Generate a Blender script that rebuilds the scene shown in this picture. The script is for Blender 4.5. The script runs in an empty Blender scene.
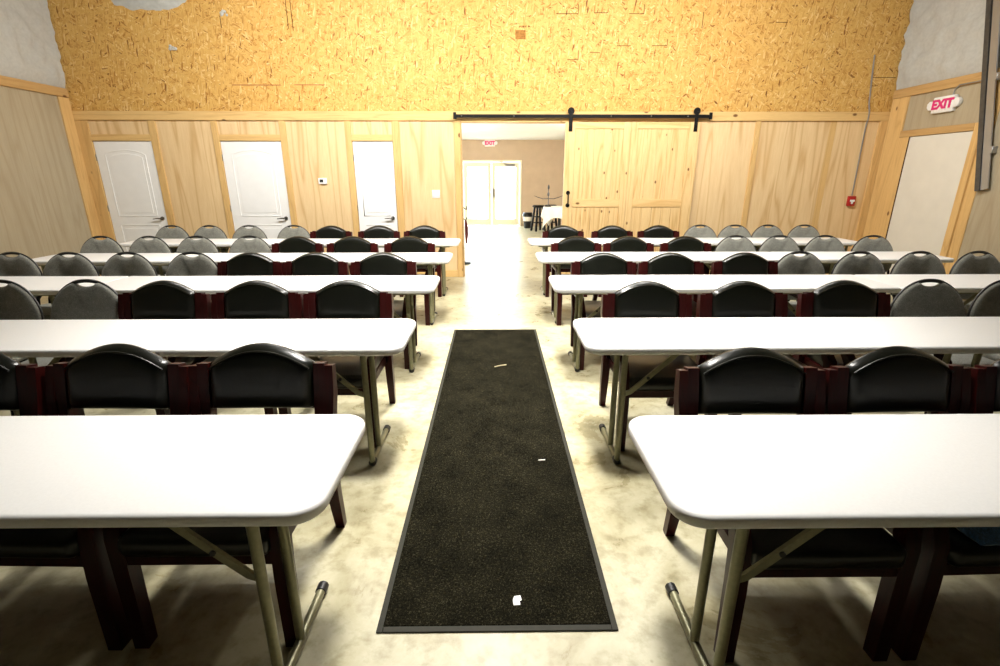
import bpy, bmesh, math, random
from mathutils import Vector, Matrix, noise
random.seed(7)
PI = math.pi
S = bpy.context.scene
C = S.collection

# ------------------------------------------------------------------ materials
def nmat(name):
    m = bpy.data.materials.new(name); m.use_nodes = True
    nt = m.node_tree
    return m, nt, nt.nodes['Principled BSDF']

def setp(b, **k):
    for n, v in k.items():
        b.inputs[n.replace('_', ' ')].default_value = v

def node(nt, t, **k):
    n = nt.nodes.new(t)
    for a, v in k.items():
        setattr(n, a, v)
    return n

def ramp(nt, stops, fac=None):
    r = node(nt, 'ShaderNodeValToRGB')
    el = r.color_ramp.elements
    while len(el) < len(stops):
        el.new(0.5)
    for e, (p, c) in zip(el, stops):
        e.position = p; e.color = (*c, 1)
    if fac is not None:
        nt.links.new(fac, r.inputs[0])
    return r

def mapped(nt, scale=(1, 1, 1), rot=(0, 0, 0), loc=(0, 0, 0)):
    tc = node(nt, 'ShaderNodeTexCoord'); mp = node(nt, 'ShaderNodeMapping')
    mp.inputs['Scale'].default_value = scale; mp.inputs['Rotation'].default_value = rot
    mp.inputs['Location'].default_value = loc
    nt.links.new(tc.outputs['Object'], mp.inputs[0])
    return mp.outputs[0]

def noise_tex(nt, vec, scale=5, detail=4, rough=.5, dist=0):
    n = node(nt, 'ShaderNodeTexNoise')
    n.inputs['Scale'].default_value = scale; n.inputs['Detail'].default_value = detail
    n.inputs['Roughness'].default_value = rough; n.inputs['Distortion'].default_value = dist
    nt.links.new(vec, n.inputs['Vector'])
    return n

def mixc(nt, fac, a, b, mode='MIX'):
    m = node(nt, 'ShaderNodeMix', data_type='RGBA', blend_type=mode)
    for i, v in ((0, fac), (6, a), (7, b)):
        if hasattr(v, 'is_linked') or hasattr(v, 'links'):
            nt.links.new(v, m.inputs[i])
        elif i == 0:
            m.inputs[0].default_value = v
        else:
            m.inputs[i].default_value = (*v, 1)
    return m.outputs[2]

def bump(nt, b, h, strength=.3, dist=.01):
    bn = node(nt, 'ShaderNodeBump')
    bn.inputs['Strength'].default_value = strength; bn.inputs['Distance'].default_value = dist
    nt.links.new(h, bn.inputs['Height']); nt.links.new(bn.outputs[0], b.inputs['Normal'])

def plain(name, col, rough=.5, metal=0, spec=.5, nscale=40, var=.12, bmp=0):
    m, nt, b = nmat(name)
    n = noise_tex(nt, mapped(nt), nscale, 3)
    lo = tuple(c * (1 - var) for c in col); hi = tuple(min(1, c * (1 + var)) for c in col)
    r = ramp(nt, [(.3, lo), (.7, hi)], n.outputs[0])
    nt.links.new(r.outputs[0], b.inputs['Base Color'])
    setp(b, Roughness=rough, Metallic=metal, Specular_IOR_Level=spec)
    if bmp:
        bump(nt, b, n.outputs[0], bmp, .004)
    return m

def wood(name, base, dark, grain_axis='z', scale=1.0, cathedral=.5, rough=.55, knots=0, seed=0, spec=.3):
    """plain-sawn timber: long stretched grain, broad cathedral rings, optional knots"""
    m, nt, b = nmat(name)
    st = {'z': (1, 1, .07), 'x': (.07, 1, 1), 'y': (1, .07, 1)}[grain_axis]
    oi = node(nt, 'ShaderNodeObjectInfo')
    tc = node(nt, 'ShaderNodeTexCoord')
    off = node(nt, 'ShaderNodeVectorMath', operation='ADD')
    sc = node(nt, 'ShaderNodeVectorMath', operation='SCALE')
    cmb = node(nt, 'ShaderNodeCombineXYZ')
    for i in range(3):
        nt.links.new(oi.outputs['Random'], cmb.inputs[i])
    nt.links.new(cmb.outputs[0], sc.inputs[0]); sc.inputs['Scale'].default_value = 37.0 + seed
    nt.links.new(tc.outputs['Object'], off.inputs[0]); nt.links.new(sc.outputs[0], off.inputs[1])
    mp = node(nt, 'ShaderNodeMapping'); mp.inputs['Scale'].default_value = tuple(s * scale for s in st)
    nt.links.new(off.outputs[0], mp.inputs[0])
    v = mp.outputs[0]
    big = noise_tex(nt, v, 2.6, 2, .45, .6)
    mul = node(nt, 'ShaderNodeMath', operation='MULTIPLY'); mul.inputs[1].default_value = 7.0
    nt.links.new(big.outputs[0], mul.inputs[0])
    fr = node(nt, 'ShaderNodeMath', operation='PINGPONG'); fr.inputs[1].default_value = 0.5
    nt.links.new(mul.outputs[0], fr.inputs[0])
    rings = ramp(nt, [(.0, (1, 1, 1)), (.16, (.25, .25, .25)), (.5, (0, 0, 0))], fr.outputs[0])
    fine = noise_tex(nt, v, 60, 3, .6)
    finer = ramp(nt, [(.35, (0, 0, 0)), (.75, (1, 1, 1))], fine.outputs[0])
    blot = noise_tex(nt, v, 1.3, 2)
    c0 = mixc(nt, blot.outputs[0], tuple(min(1, x * 1.08) for x in base), tuple(x * .9 + d * .1 for x, d in zip(base, dark)))
    rm = node(nt, 'ShaderNodeMath', operation='MULTIPLY'); rm.inputs[1].default_value = cathedral
    nt.links.new(rings.outputs[0], rm.inputs[0])
    c1 = mixc(nt, rm.outputs[0], c0, dark)
    fm = node(nt, 'ShaderNodeMath', operation='MULTIPLY'); fm.inputs[1].default_value = .28
    nt.links.new(finer.outputs[0], fm.inputs[0])
    c2 = mixc(nt, fm.outputs[0], c1, dark)
    if knots:
        km = node(nt, 'ShaderNodeMapping')
        km.inputs['Scale'].default_value = {'z': (1, 1, .6), 'x': (.6, 1, 1), 'y': (1, .6, 1)}[grain_axis]
        nt.links.new(off.outputs[0], km.inputs[0])
        vo = node(nt, 'ShaderNodeTexVoronoi'); vo.inputs['Scale'].default_value = knots
        nt.links.new(km.outputs[0], vo.inputs['Vector'])
        kr = ramp(nt, [(.0, (1, 1, 1)), (.07, (.9, .9, .9)), (.12, (0, 0, 0))], vo.outputs['Distance'])
        c2 = mixc(nt, kr.outputs[0], c2, (.16, .065, .018))
    nt.links.new(c2, b.inputs['Base Color'])
    setp(b, Roughness=rough, Specular_IOR_Level=spec)
    return m

def osb_mat():
    m, nt, b = nmat('oriented strand board')
    base = mapped(nt)
    wob = noise_tex(nt, base, 3.0, 2)
    add = node(nt, 'ShaderNodeVectorMath', operation='MULTIPLY_ADD')
    nt.links.new(wob.outputs['Color'], add.inputs[0]); add.inputs[1].default_value = (.07, .07, .07)
    nt.links.new(base, add.inputs[2])
    outs = []
    for i, (ang, sx, sz) in enumerate(((.12, 11, 52), (.75, 10, 48), (-.6, 12, 56), (1.45, 12, 60))):
        mp = node(nt, 'ShaderNodeMapping'); mp.vector_type = 'POINT'
        r1 = node(nt, 'ShaderNodeVectorRotate', rotation_type='Y_AXIS'); r1.inputs['Angle'].default_value = ang
        nt.links.new(add.outputs[0], r1.inputs[0])
        mp.inputs['Scale'].default_value = (sx, 6, sz); mp.inputs['Location'].default_value = (i * 5.3, 0, i * 3.1)
        nt.links.new(r1.outputs[0], mp.inputs[0])
        vo = node(nt, 'ShaderNodeTexVoronoi'); vo.inputs['Scale'].default_value = 1.0
        nt.links.new(mp.outputs[0], vo.inputs['Vector'])
        sp = node(nt, 'ShaderNodeSeparateColor'); nt.links.new(vo.outputs['Color'], sp.inputs[0])
        outs.append((sp.outputs[0], sp.outputs[1]))
    val = outs[0][0]
    for i in range(1, 4):
        gt = node(nt, 'ShaderNodeMath', operation='GREATER_THAN'); gt.inputs[1].default_value = .6
        nt.links.new(outs[i][1], gt.inputs[0])
        mx = node(nt, 'ShaderNodeMix', data_type='FLOAT')
        nt.links.new(gt.outputs[0], mx.inputs[0]); nt.links.new(val, mx.inputs[2]); nt.links.new(outs[i][0], mx.inputs[3])
        val = mx.outputs[0]
    col = ramp(nt, [(.0, (.17, .065, .012)), (.03, (.40, .19, .04)), (.09, (.50, .26, .065)), (.24, (.62, .375, .105)),
                    (.62, (.69, .44, .145)), (.82, (.57, .32, .08)), (1, (.78, .57, .25))], val)
    pat = noise_tex(nt, base, .7, 3)
    c = mixc(nt, pat.outputs[0], (1.0, .92, .80), (1, 1, 1))
    cc = mixc(nt, 1.0, col.outputs[0], c, 'MULTIPLY')
    nt.links.new(cc, b.inputs['Base Color'])
    setp(b, Roughness=.6, Specular_IOR_Level=.25)
    bump(nt, b, val, .25, .004)
    return m

def concrete_mat():
    m, nt, b = nmat('polished concrete')
    v = mapped(nt)
    n1 = noise_tex(nt, v, 2.6, 9, .68, .5)
    n2 = noise_tex(nt, v, 14, 6, .6)
    r1 = ramp(nt, [(.30, (.27, .235, .13)), (.46, (.40, .365, .235)), (.60, (.48, .45, .315)), (.75, (.53, .51, .38))], n1.outputs[0])
    r2 = ramp(nt, [(.33, (.60, .57, .48)), (.52, (1, 1, 1))], n2.outputs[0])
    c = mixc(nt, .7, r1.outputs[0], r2.outputs[0], 'MULTIPLY')
    vo = node(nt, 'ShaderNodeTexVoronoi'); vo.inputs['Scale'].default_value = 5
    nt.links.new(v, vo.inputs['Vector'])
    sr = ramp(nt, [(0, (1, 1, 1)), (.045, (0, 0, 0))], vo.outputs['Distance'])
    c = mixc(nt, sr.outputs[0], c, (.24, .20, .13))
    nt.links.new(c, b.inputs['Base Color'])
    rr = ramp(nt, [(.3, (.24, .24, .24)), (.7, (.40, .40, .40))], n1.outputs[0])
    nt.links.new(rr.outputs[0], b.inputs['Roughness'])
    setp(b, Specular_IOR_Level=.5)
    bump(nt, b, n2.outputs[0], .05, .003)
    return m

def fabric_mat(name, col, s=220):
    m, nt, b = nmat(name)
    v = mapped(nt)
    n = noise_tex(nt, v, s, 2, .7); n2 = noise_tex(nt, v, 28, 4, .6)
    r = ramp(nt, [(.3, tuple(c * .5 for c in col)), (.55, col), (.75, tuple(min(1, c * 1.7) for c in col))], n.outputs[0])
    r2 = ramp(nt, [(.3, (.75, .75, .75)), (.7, (1, 1, 1))], n2.outputs[0])
    c = mixc(nt, 1.0, r.outputs[0], r2.outputs[0], 'MULTIPLY')
    nt.links.new(c, b.inputs['Base Color'])
    setp(b, Roughness=.75, Specular_IOR_Level=.3); b.inputs['Sheen Weight'].default_value = .3
    bump(nt, b, n.outputs[0], .3, .002)
    return m

M = {}
M['osb'] = osb_mat()
M['concrete'] = concrete_mat()
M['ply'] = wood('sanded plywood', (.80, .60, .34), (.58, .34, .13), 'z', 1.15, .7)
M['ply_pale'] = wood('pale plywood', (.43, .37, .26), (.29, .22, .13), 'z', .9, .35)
M['pine_z'] = wood('pine upright', (.72, .48, .20), (.46, .24, .07), 'z', 2.0, .4, knots=5)
M['pine_x'] = wood('pine board along', (.76, .52, .22), (.48, .25, .07), 'x', 2.0, .4, knots=4.5)
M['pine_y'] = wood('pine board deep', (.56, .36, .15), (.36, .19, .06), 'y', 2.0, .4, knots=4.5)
M['knotty'] = wood('knotty pine', (.80, .58, .29), (.54, .29, .08), 'z', 2.2, .6, knots=7, rough=.45)
M['knotty_x'] = wood('knotty pine rail', (.82, .58, .28), (.56, .30, .08), 'x', 2.2, .5, knots=5, rough=.45)
M['mahog'] = wood('dark red mahogany', (.036, .0030, .0024), (.010, .0012, .0011), 'z', 4, .5, rough=.35, spec=.22)
M['vinyl'] = plain('black vinyl', (.004, .0046, .0026), .28, 0, .45, 90, .15, .08)
M['fabric'] = fabric_mat('grey flecked fabric', (.25, .25, .215))
M['white_plastic'] = plain('white moulded plastic', (.86, .86, .85), .42, 0, .4, 120, .02, .03)
M['table_metal'] = plain('olive grey powder coat', (.23, .22, .13), .35, .35, .5, 60, .1)
M['black_plastic'] = plain('black plastic', (.012, .012, .012), .4, 0, .5)
M['black_wood'] = plain('black stained wood', (.008, .007, .006), .55, 0, .12)
M['black_metal'] = plain('black iron', (.006, .0055, .005), .5, 0, .2)
M['door_white'] = plain('white door paint', (.90, .90, .89), .45, 0, .35, 8, .02)
M['steel_door'] = plain('cream steel door paint', (.74, .72, .65), .22, 0, .6, 5, .03)
M['nickel'] = plain('brushed nickel', (.28, .27, .25), .3, 1, .5)
M['foam'] = plain('white spray foam', (.50, .50, .47), .85, 0, .2, 25, .06, .3)
M['ceiling'] = plain('dull foam ceiling', (.20, .195, .18), .9, 0, .2, 12, .05)
M['tan'] = plain('tan wall paint', (.52, .40, .285), .7, 0, .2, 4, .04)
M['lobby_white'] = plain('white ceiling paint', (.82, .81, .77), .8, 0, .2, 4, .03)
M['cream'] = plain('cream door frame paint', (.86, .80, .62), .5, 0, .3, 5, .03)
M['mat_pile'] = None
M['rubber'] = plain('olive rubber edging', (.020, .019, .012), .7, 0, .3, 50, .15)
M['red'] = plain('fire alarm red', (.42, .012, .012), .4, 0, .5)
M['sign_red'] = plain('exit lettering red', (.74, .03, .20), .4, 0, .4, 5, .04)
M['paper'] = plain('white paper', (.85, .84, .80), .8, 0, .2)
M['straw'] = plain('dry straw', (.55, .46, .28), .8, 0, .2)
M['denim'] = fabric_mat('blue denim cloth', (.07, .17, .36), 160)
M['maroon'] = plain('dark maroon cloth', (.10, .02, .02), .8, 0, .2)
M['linen'] = plain('white linen', (.82, .80, .74), .85, 0, .2, 20, .03, .1)
M['galv'] = plain('galvanised steel', (.40, .42, .45), .35, .7, .5, 6, .04)
M['grey_steel'] = plain('dark grey steel', (.10, .10, .10), .5, .6, .5, 20, .15)
M['screen'] = plain('dark display', (.03, .035, .03), .2, 0, .5)
M['red_wood'] = plain('reddish marking', (.38, .14, .05), .6, 0, .3)
M['gap'] = plain('dark joint', (.09, .04, .012), .9, 0, .1)
M['brown_patch'] = plain('weathered brown wood', (.33, .15, .035), .8, 0, .2, 30, .4)
M['pave'] = plain('pale paving outside', (.8, .8, .78), .8, 0, .2, 2, .05)

def mat_pile():
    m, nt, b = nmat('black carpet pile')
    v = mapped(nt)
    n = noise_tex(nt, v, 120, 6, .9, .6); n2 = noise_tex(nt, v, 5, 6, .65)
    r = ramp(nt, [(.36, (.003, .003, .0022)), (.55, (.014, .013, .009)), (.72, (.15, .135, .085))], n.outputs[0])
    r2 = ramp(nt, [(.3, (.5, .5, .5)), (.7, (1.25, 1.2, 1.1))], n2.outputs[0])
    c = mixc(nt, 1, r.outputs[0], r2.outputs[0], 'MULTIPLY')
    nt.links.new(c, b.inputs['Base Color']); setp(b, Roughness=1.0, Specular_IOR_Level=0.0)
    bump(nt, b, n.outputs[0], .8, .006)
    return m
M['mat_pile'] = mat_pile()

def glass_mat():
    m = bpy.data.materials.new('clear door glass'); m.use_nodes = True
    nt = m.node_tree; nt.nodes.clear()
    o = node(nt, 'ShaderNodeOutputMaterial'); t = node(nt, 'ShaderNodeBsdfTransparent'); g = node(nt, 'ShaderNodeBsdfGlossy')
    g.inputs['Roughness'].default_value = .05
    n = noise_tex(nt, mapped(nt), 3, 2)
    r = ramp(nt, [(.3, (.93, .95, .93)), (.7, (.97, .98, .96))], n.outputs[0])
    nt.links.new(r.outputs[0], t.inputs[0])
    mx = node(nt, 'ShaderNodeMixShader'); mx.inputs[0].default_value = .06
    nt.links.new(t.outputs[0], mx.inputs[1]); nt.links.new(g.outputs[0], mx.inputs[2]); nt.links.new(mx.outputs[0], o.inputs[0])
    return m
M['glass'] = glass_mat()

# ------------------------------------------------------------------ mesh helpers
def V(*a): return Vector(a)

def box(bm, c, s, bev=0, seg=2, rot=None):
    r = bmesh.ops.create_cube(bm, size=1)
    vs = r['verts']
    bmesh.ops.scale(bm, vec=s, verts=vs)
    if rot is not None:
        bmesh.ops.rotate(bm, cent=(0, 0, 0), matrix=rot, verts=vs)
    bmesh.ops.translate(bm, vec=c, verts=vs)
    if bev:
        es = {e for v in vs for e in v.link_edges}
        bmesh.ops.bevel(bm, geom=list(es), offset=bev, segments=seg, affect='EDGES', profile=.5)

def bx(bm, x0, x1, y0, y1, z0, z1, bev=0, seg=2):
    box(bm, ((x0 + x1) / 2, (y0 + y1) / 2, (z0 + z1) / 2), (abs(x1 - x0), abs(y1 - y0), abs(z1 - z0)), bev, seg)

def tube(bm, pts, r, n=10, closed=False, cap=True, square=None):
    pts = [Vector(p) for p in pts]; rings = []
    N = len(pts); prev = None
    for i, p in enumerate(pts):
        a = pts[i - 1] if (i > 0 or closed) else p
        b = pts[(i + 1) % N] if (i < N - 1 or closed) else p
        t = (b - a).normalized()
        if prev is None:
            up = Vector((0, 0, 1)) if abs(t.z) < .9 else Vector((0, 1, 0))
            u = t.cross(up).normalized()
        else:
            u = (prev - t * prev.dot(t)).normalized()
        prev = u; w = t.cross(u)
        rr = r[i] if isinstance(r, (list, tuple)) else r
        if square:
            hx, hy = square if not isinstance(square[0], (list, tuple)) else square[i]
            ring = [bm.verts.new(p + u * sx * hx + w * sy * hy) for sx, sy in ((1, 1), (-1, 1), (-1, -1), (1, -1))]
        else:
            ring = [bm.verts.new(p + (u * math.cos(2 * PI * k / n) + w * math.sin(2 * PI * k / n)) * rr) for k in range(n)]
        rings.append(ring)
    m = len(rings[0])
    for i in range(N if closed else N - 1):
        A, B = rings[i], rings[(i + 1) % N]
        for k in range(m):
            bm.faces.new((A[k], A[(k + 1) % m], B[(k + 1) % m], B[k]))
    if cap and not closed:
        bm.faces.new(rings[0][::-1]); bm.faces.new(rings[-1])

def lathe(bm, prof, n=24, c=(0, 0, 0)):
    rings = []
    for r, z in prof:
        rings.append([bm.verts.new((c[0] + r * math.cos(2 * PI * k / n), c[1] + r * math.sin(2 * PI * k / n), c[2] + z)) for k in range(n)])
    for A, B in zip(rings, rings[1:]):
        for k in range(n):
            bm.faces.new((A[k], A[(k + 1) % n], B[(k + 1) % n], B[k]))
    bm.faces.new(rings[0][::-1]); bm.faces.new(rings[-1])

def prism(bm, outline, y0, y1, bev=0, seg=2, axis='y'):
    """outline of (a,b) pairs extruded along an axis"""
    def P(a, b, d):
        return (a, d, b) if axis == 'y' else ((d, a, b) if axis == 'x' else (a, b, d))
    A = [bm.verts.new(P(a, b, y0)) for a, b in outline]; B = [bm.verts.new(P(a, b, y1)) for a, b in outline]
    f1 = bm.faces.new(A); f2 = bm.faces.new(B[::-1]); n = len(A)
    fs = [f1, f2] + [bm.faces.new((A[(k + 1) % n], A[k], B[k], B[(k + 1) % n])) for k in range(n)]
    bmesh.ops.recalc_face_normals(bm, faces=fs)
    if bev:
        es = list(f1.edges) + list(f2.edges)
        bmesh.ops.bevel(bm, geom=es, offset=bev, segments=seg, affect='EDGES', profile=.5)

def sharp(me, ang=38):
    bm = bmesh.new(); bm.from_mesh(me)
    bmesh.ops.recalc_face_normals(bm, faces=bm.faces)
    for f in bm.faces: f.smooth = True
    for e in bm.edges:
        if len(e.link_faces) == 2 and e.calc_face_angle(0) > math.radians(ang):
            e.smooth = False
    bm.to_mesh(me); bm.free()

def obj(name, bm, mat, parent=None, ang=38):
    me = bpy.data.meshes.new(name); bm.to_mesh(me); bm.free()
    sharp(me, ang)
    me.materials.append(mat if not isinstance(mat, str) else M[mat])
    o = bpy.data.objects.new(name, me); C.objects.link(o)
    if parent is not None: o.parent = parent
    return o

def nb(): return bmesh.new()

def thing(name, label, cat, loc=(0, 0, 0), rz=0, group=None):
    o = bpy.data.objects.new(name, None); C.objects.link(o)
    o.empty_display_size = .1
    o.location = loc; o.rotation_euler = (0, 0, rz)
    o['label'] = label; o['category'] = cat
    if group: o['group'] = group
    return o

def tag(o, label, cat, group=None):
    o['label'] = label; o['category'] = cat
    if group: o['group'] = group
    return o

def struct(name, bm, mat, parent=None):
    o = obj(name, bm, mat, parent)
    if parent is None: o['kind'] = 'structure'
    return o

def dup(root, loc, rz, label, group=None):
    r = root.copy(); C.objects.link(r)
    r.location = loc; r.rotation_euler = (0, 0, rz); r['label'] = label
    if group: r['group'] = group
    for ch in list(root.children):
        c = ch.copy(); C.objects.link(c); c.parent = r
        for g in ch.children:
            d = g.copy(); C.objects.link(d); d.parent = c
    return r

# ------------------------------------------------------------------ room dimensions
XL, XR = -6.27, 6.0       # side walls
YN, YF = -4.0, 8.0        # wall behind the camera, far wall
ZC = 4.35                 # ceiling
OP0, OP1, OPZ = -.515, 1.20, 2.375   # opening to the lobby
LY = 16.8                 # lobby far wall
LZ = 2.70
LX0, LX1 = -2.4, 4.2

bm = nb(); bx(bm, XL - .1, XR + .1, YN - .1, LY + .05, -.12, 0); struct('floor', bm, 'concrete')
bm = nb(); bx(bm, XL - .1, XR + .1, YN - .1, YF + .15, ZC, ZC + .1); struct('ceiling', bm, 'ceiling')

# far wall: strand board above, plywood below, cut by the opening and the doors
bm = nb()
bx(bm, XL - .1, XR + .1, YF, YF + .15, OPZ, ZC)
wf = struct('wall_far', bm, 'osb')
bm = nb(); bx(bm, XL - .1, OP0, YF + .02, YF + .15, 0, OPZ); bx(bm, OP1, XR + .1, YF + .02, YF + .15, 0, OPZ)
obj('wall_core', bm, 'ply_pale', wf)

def wpanel(x0, x1, z0, z1, mat='ply', parent=wf, y=YF):
    b = nb(); bx(b, x0, x1, y, y + .02, z0, z1, .0015, 1)
    return obj('plywood_panel', b, mat, parent)

trimn = [0]
def trim(x0, x1, y0, y1, z0, z1, mat, bev=.004):
    trimn[0] += 1
    b = nb(); bx(b, x0, x1, y0, y1, z0, z1, bev, 1)
    return struct('trim_%d' % trimn[0], b, mat)

DT = 2.09     # door head
doors = [(-6.06, -5.17, 'door_1'), (-4.15, -3.225, 'door_2'), (-2.155, -1.535, 'door_3')]
# plywood fields between and above the doors
for x0, x1 in ((-5.06, -4.24), (-3.13, -2.245), (-1.425, -.60)):
    wpanel(x0, x1, .11, OPZ)
for x0, x1 in ((-6.06, -5.17), (-4.15, -3.225), (-2.155, -1.535)):
    wpanel(x0, x1, DT + .09, OPZ)
wpanel(OP1 + .09, 3.97, .11, OPZ); wpanel(4.05, 5.12, .11, OPZ); wpanel(5.12, 5.215, .11, OPZ, 'pine_z'); wpanel(5.215, XR, .11, OPZ)
# uprights
for x0, x1 in ((XL, -6.06), (-5.17, -5.06), (-4.24, -4.15), (-3.225, -3.13), (-2.245, -2.155), (-1.535, -1.425), (-.60, OP0), (OP1, OP1 + .09), (3.97, 4.05)):
    trim(x0, x1, YF - .02, YF + .02, 0, OPZ, 'pine_z')
trim(5.86, XR, YF - .035, YF + .02, 0, OPZ, 'pine_z')
# heads over the doors and the long top board
for x0, x1, n in doors:
    trim(x0, x1, YF - .02, YF + .02, DT, DT + .09, 'pine_x')
trim(XL, XR, YF - .025, YF, OPZ, OPZ + .13, 'pine_x')
# opening lining
trim(OP0 - .0, OP0 + .02, YF - .02, YF + .17, 0, OPZ, 'pine_y')
trim(OP0 + .02, OP1, YF - .015, YF + .17, OPZ - .02, OPZ, 'pine_x')
# base boards
bn = 0
for x0, x1 in ((-5.06, -4.24), (-3.13, -2.245), (-1.425, -.60), (OP1 + .09, 3.97), (4.05, 5.86)):
    b = nb(); bx(b, x0, x1, YF - .012, YF + .02, 0, .11, .003, 1)
    bn += 1; struct('baseboard_far_%d' % bn if bn > 1 else 'baseboard_far', b, 'pine_x')

# marks in the strand board
b = nb()
def slit(x0, x1, z0, z1): bx(b, x0, x1, YF - .0015, YF + .01, z0, z1)
sl = [(.89, 1.20, 3.777, 'h'), (1.20, 3.777, 3.90, 'v'), (1.43, 1.63, 3.79, 'h'), (1.93, 2.14, 3.78, 'h'), (2.137, 3.78, 3.90, 'v'),
      (1.787, 1.99, 3.377, 'h'), (2.296, 2.514, 3.379, 'h'), (2.508, 3.379, 3.468, 'v'), (1.07, 1.23, 3.195, 'h'), (1.226, 3.195, 3.32, 'v'), (1.40, 1.546, 3.287, 'h'),
      (-4.65, 3.156, 3.33, 'v'), (-3.87, 3.589, 3.74, 'v'), (-2.925, 3.59, 4.1, 'v'), (-2.86, 3.56, 4.1, 'v'), (2.99, 3.61, 3.81, 'v'), (4.05, 4.22, 3.68, 'h'), (5.62, 5.96, 2.97, 'h')]
for a, c_, d, k in sl:
    if k == 'h': slit(a, c_, d, d + .008)
    else: slit(a, a + .009, c_, d)
obj('joint_slit', b, 'gap', wf)
b = nb(); bx(b, -3.84, -3.12, YF - .004, YF + .01, 2.851, 2.862); bx(b, -2.93, -2.48, YF - .004, YF + .01, 2.856, 2.866); obj('chalk_line', b, 'red_wood', wf)
b = nb(); bx(b, .315, .46, YF - .004, YF + .01, 3.46, 3.575, .003, 1); obj('patch', b, 'brown_patch', wf)
b = nb(); bx(b, .28, .51, YF - .003, YF + .01, 3.62, 3.85, .002, 1); obj('patch', b, 'osb', wf)

# lumpy foam
def lumps(bm, P, N, nu, nv, amp, sc, seed=0, edge=None, base=.02):
    """P(u,v) position, N outward; raised foam surface"""
    g = []
    for i in range(nu + 1):
        row = []
        for j in range(nv + 1):
            u, v = i / nu, j / nv
            p = Vector(P(u, v))
            h = noise.noise(p * sc + Vector((seed, 0, 0))) * .6 + noise.noise(p * sc * 2.7) * .4
            e = edge(u, v) if edge else 1
            row.append(bm.verts.new(p + Vector(N) * (base + amp * (h + .4)) * e))
        g.append(row)
    for i in range(nu):
        for j in range(nv):
            bm.faces.new((g[i][j], g[i + 1][j], g[i + 1][j + 1], g[i][j + 1]))

# side walls
WT = .12
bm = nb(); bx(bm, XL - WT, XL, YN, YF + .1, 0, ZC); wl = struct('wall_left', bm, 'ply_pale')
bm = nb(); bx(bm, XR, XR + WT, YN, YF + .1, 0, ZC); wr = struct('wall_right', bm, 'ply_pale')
bm = nb(); bx(bm, XL, XR, YN - WT, YN, 0, ZC); struct('wall_near', bm, 'grey_steel')
ZB = 2.675
for side, X, s, w in (('left', XL, 1, wl), ('right', XR, -1, wr)):
    zt = ZB + .12
    b = nb()
    lumps(b, lambda u, v: (X, YF - .02 - u * 11.8, zt + v * (ZC - zt)), (s, 0, 0), 200, 30, .06, 7.5, 3,
          edge=lambda u, v: min(1, v * 12) * 1.0 + .05)
    obj('spray_foam', b, 'foam', w, 60)
    trim(X, X + s * .045, YN, YF - .03, ZB, zt, 'pine_y')
# foam that runs over the corners and down onto the strand board
def blob(x0, x1, z0, z1, seed, amp=.05):
    b = nb()
    def ed(u, v):
        n = noise.noise(Vector((u * 5 + seed, v * 3, 0))) * .3 + noise.noise(Vector((u * 14 + seed, v * 9, 2))) * .18
        return max(-.8, min(1, (1 - ((u - .5) / .5) ** 2 - (1 - v) ** 2 + n) * 1.6))
    lumps(b, lambda u, v: (x0 + (x1 - x0) * u, YF, z0 + (z1 - z0) * v), (0, -1, 0), 40, 24, amp, 8, seed, edge=ed, base=.015)
    return obj('spray_foam', b, 'foam', wf, 60)
blob(-5.6, -3.95, 3.80, 4.34, 4, .07)
for (x, z) in ((-4.60, 3.348), (-3.80, 3.762)):
    b = nb()
    for k in range(5):
        r = bmesh.ops.create_icosphere(b, subdivisions=2, radius=random.uniform(.018, .032))
        bmesh.ops.translate(b, vec=(x + random.uniform(-.05, .05), YF, z + random.uniform(-.03, .03)), verts=r['verts'])
    obj('foam_dab', b, 'foam', wf)

# left wall: plywood sheets with battens
for i, (y0, y1) in enumerate(((6.22, 7.78), (5.30, 6.20), (4.05, 5.28), (2.8, 4.03), (1.55, 2.78))):
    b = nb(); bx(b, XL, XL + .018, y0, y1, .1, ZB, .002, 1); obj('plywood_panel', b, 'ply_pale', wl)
trim(XL, XL + .03, 7.79, 7.98, 0, ZB, 'pine_z')
trim(XL, XL + .02, 1.5, 7.79, 0, .1, 'pine_y')
# right wall round the exit door
EY0, EY1, EZ = 6.49, 7.48, 2.12
trim(XR - .04, XR, 7.66, 7.96, 0, ZB, 'pine_z')
trim(XR - .05, XR, EY1, 7.66, 0, EZ, 'pine_z')
trim(XR - .05, XR, EY0 - .1, EY0, 0, EZ + .09, 'pine_z')
trim(XR - .05, XR, EY0, 7.66, EZ, EZ + .09, 'pine_y')
trim(XR - .03, XR, EY0 - .24, EY0 - .1, 0, ZB, 'pine_z')
b = nb(); bx(b, XR - .018, XR, EY0 - .1, 7.66, EZ + .09, ZB, .002, 1); obj('plywood_panel', b, 'ply_pale', wr)
for y0, y1 in ((4.9, 6.22), (3.65, 4.88), (2.4, 3.63), (1.15, 2.38)):
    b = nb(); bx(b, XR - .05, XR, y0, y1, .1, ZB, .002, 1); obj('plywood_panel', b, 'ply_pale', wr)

# ------------------------------------------------------------------ interior doors
def arch_panel(x0, x1, z0, z1, rise):
    p = [(x0, z0), (x1, z0), (x1, z1 - rise)]
    if rise:
        for k in range(1, 12):
            t = k / 12
            x = x1 + (x0 - x1) * t
            p.append((x, z1 - rise + rise * (1 - (2 * t - 1) ** 2) ** .8))
        p.append((x0, z1 - rise))
    else:
        p.append((x0, z1))
    return p

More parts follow.
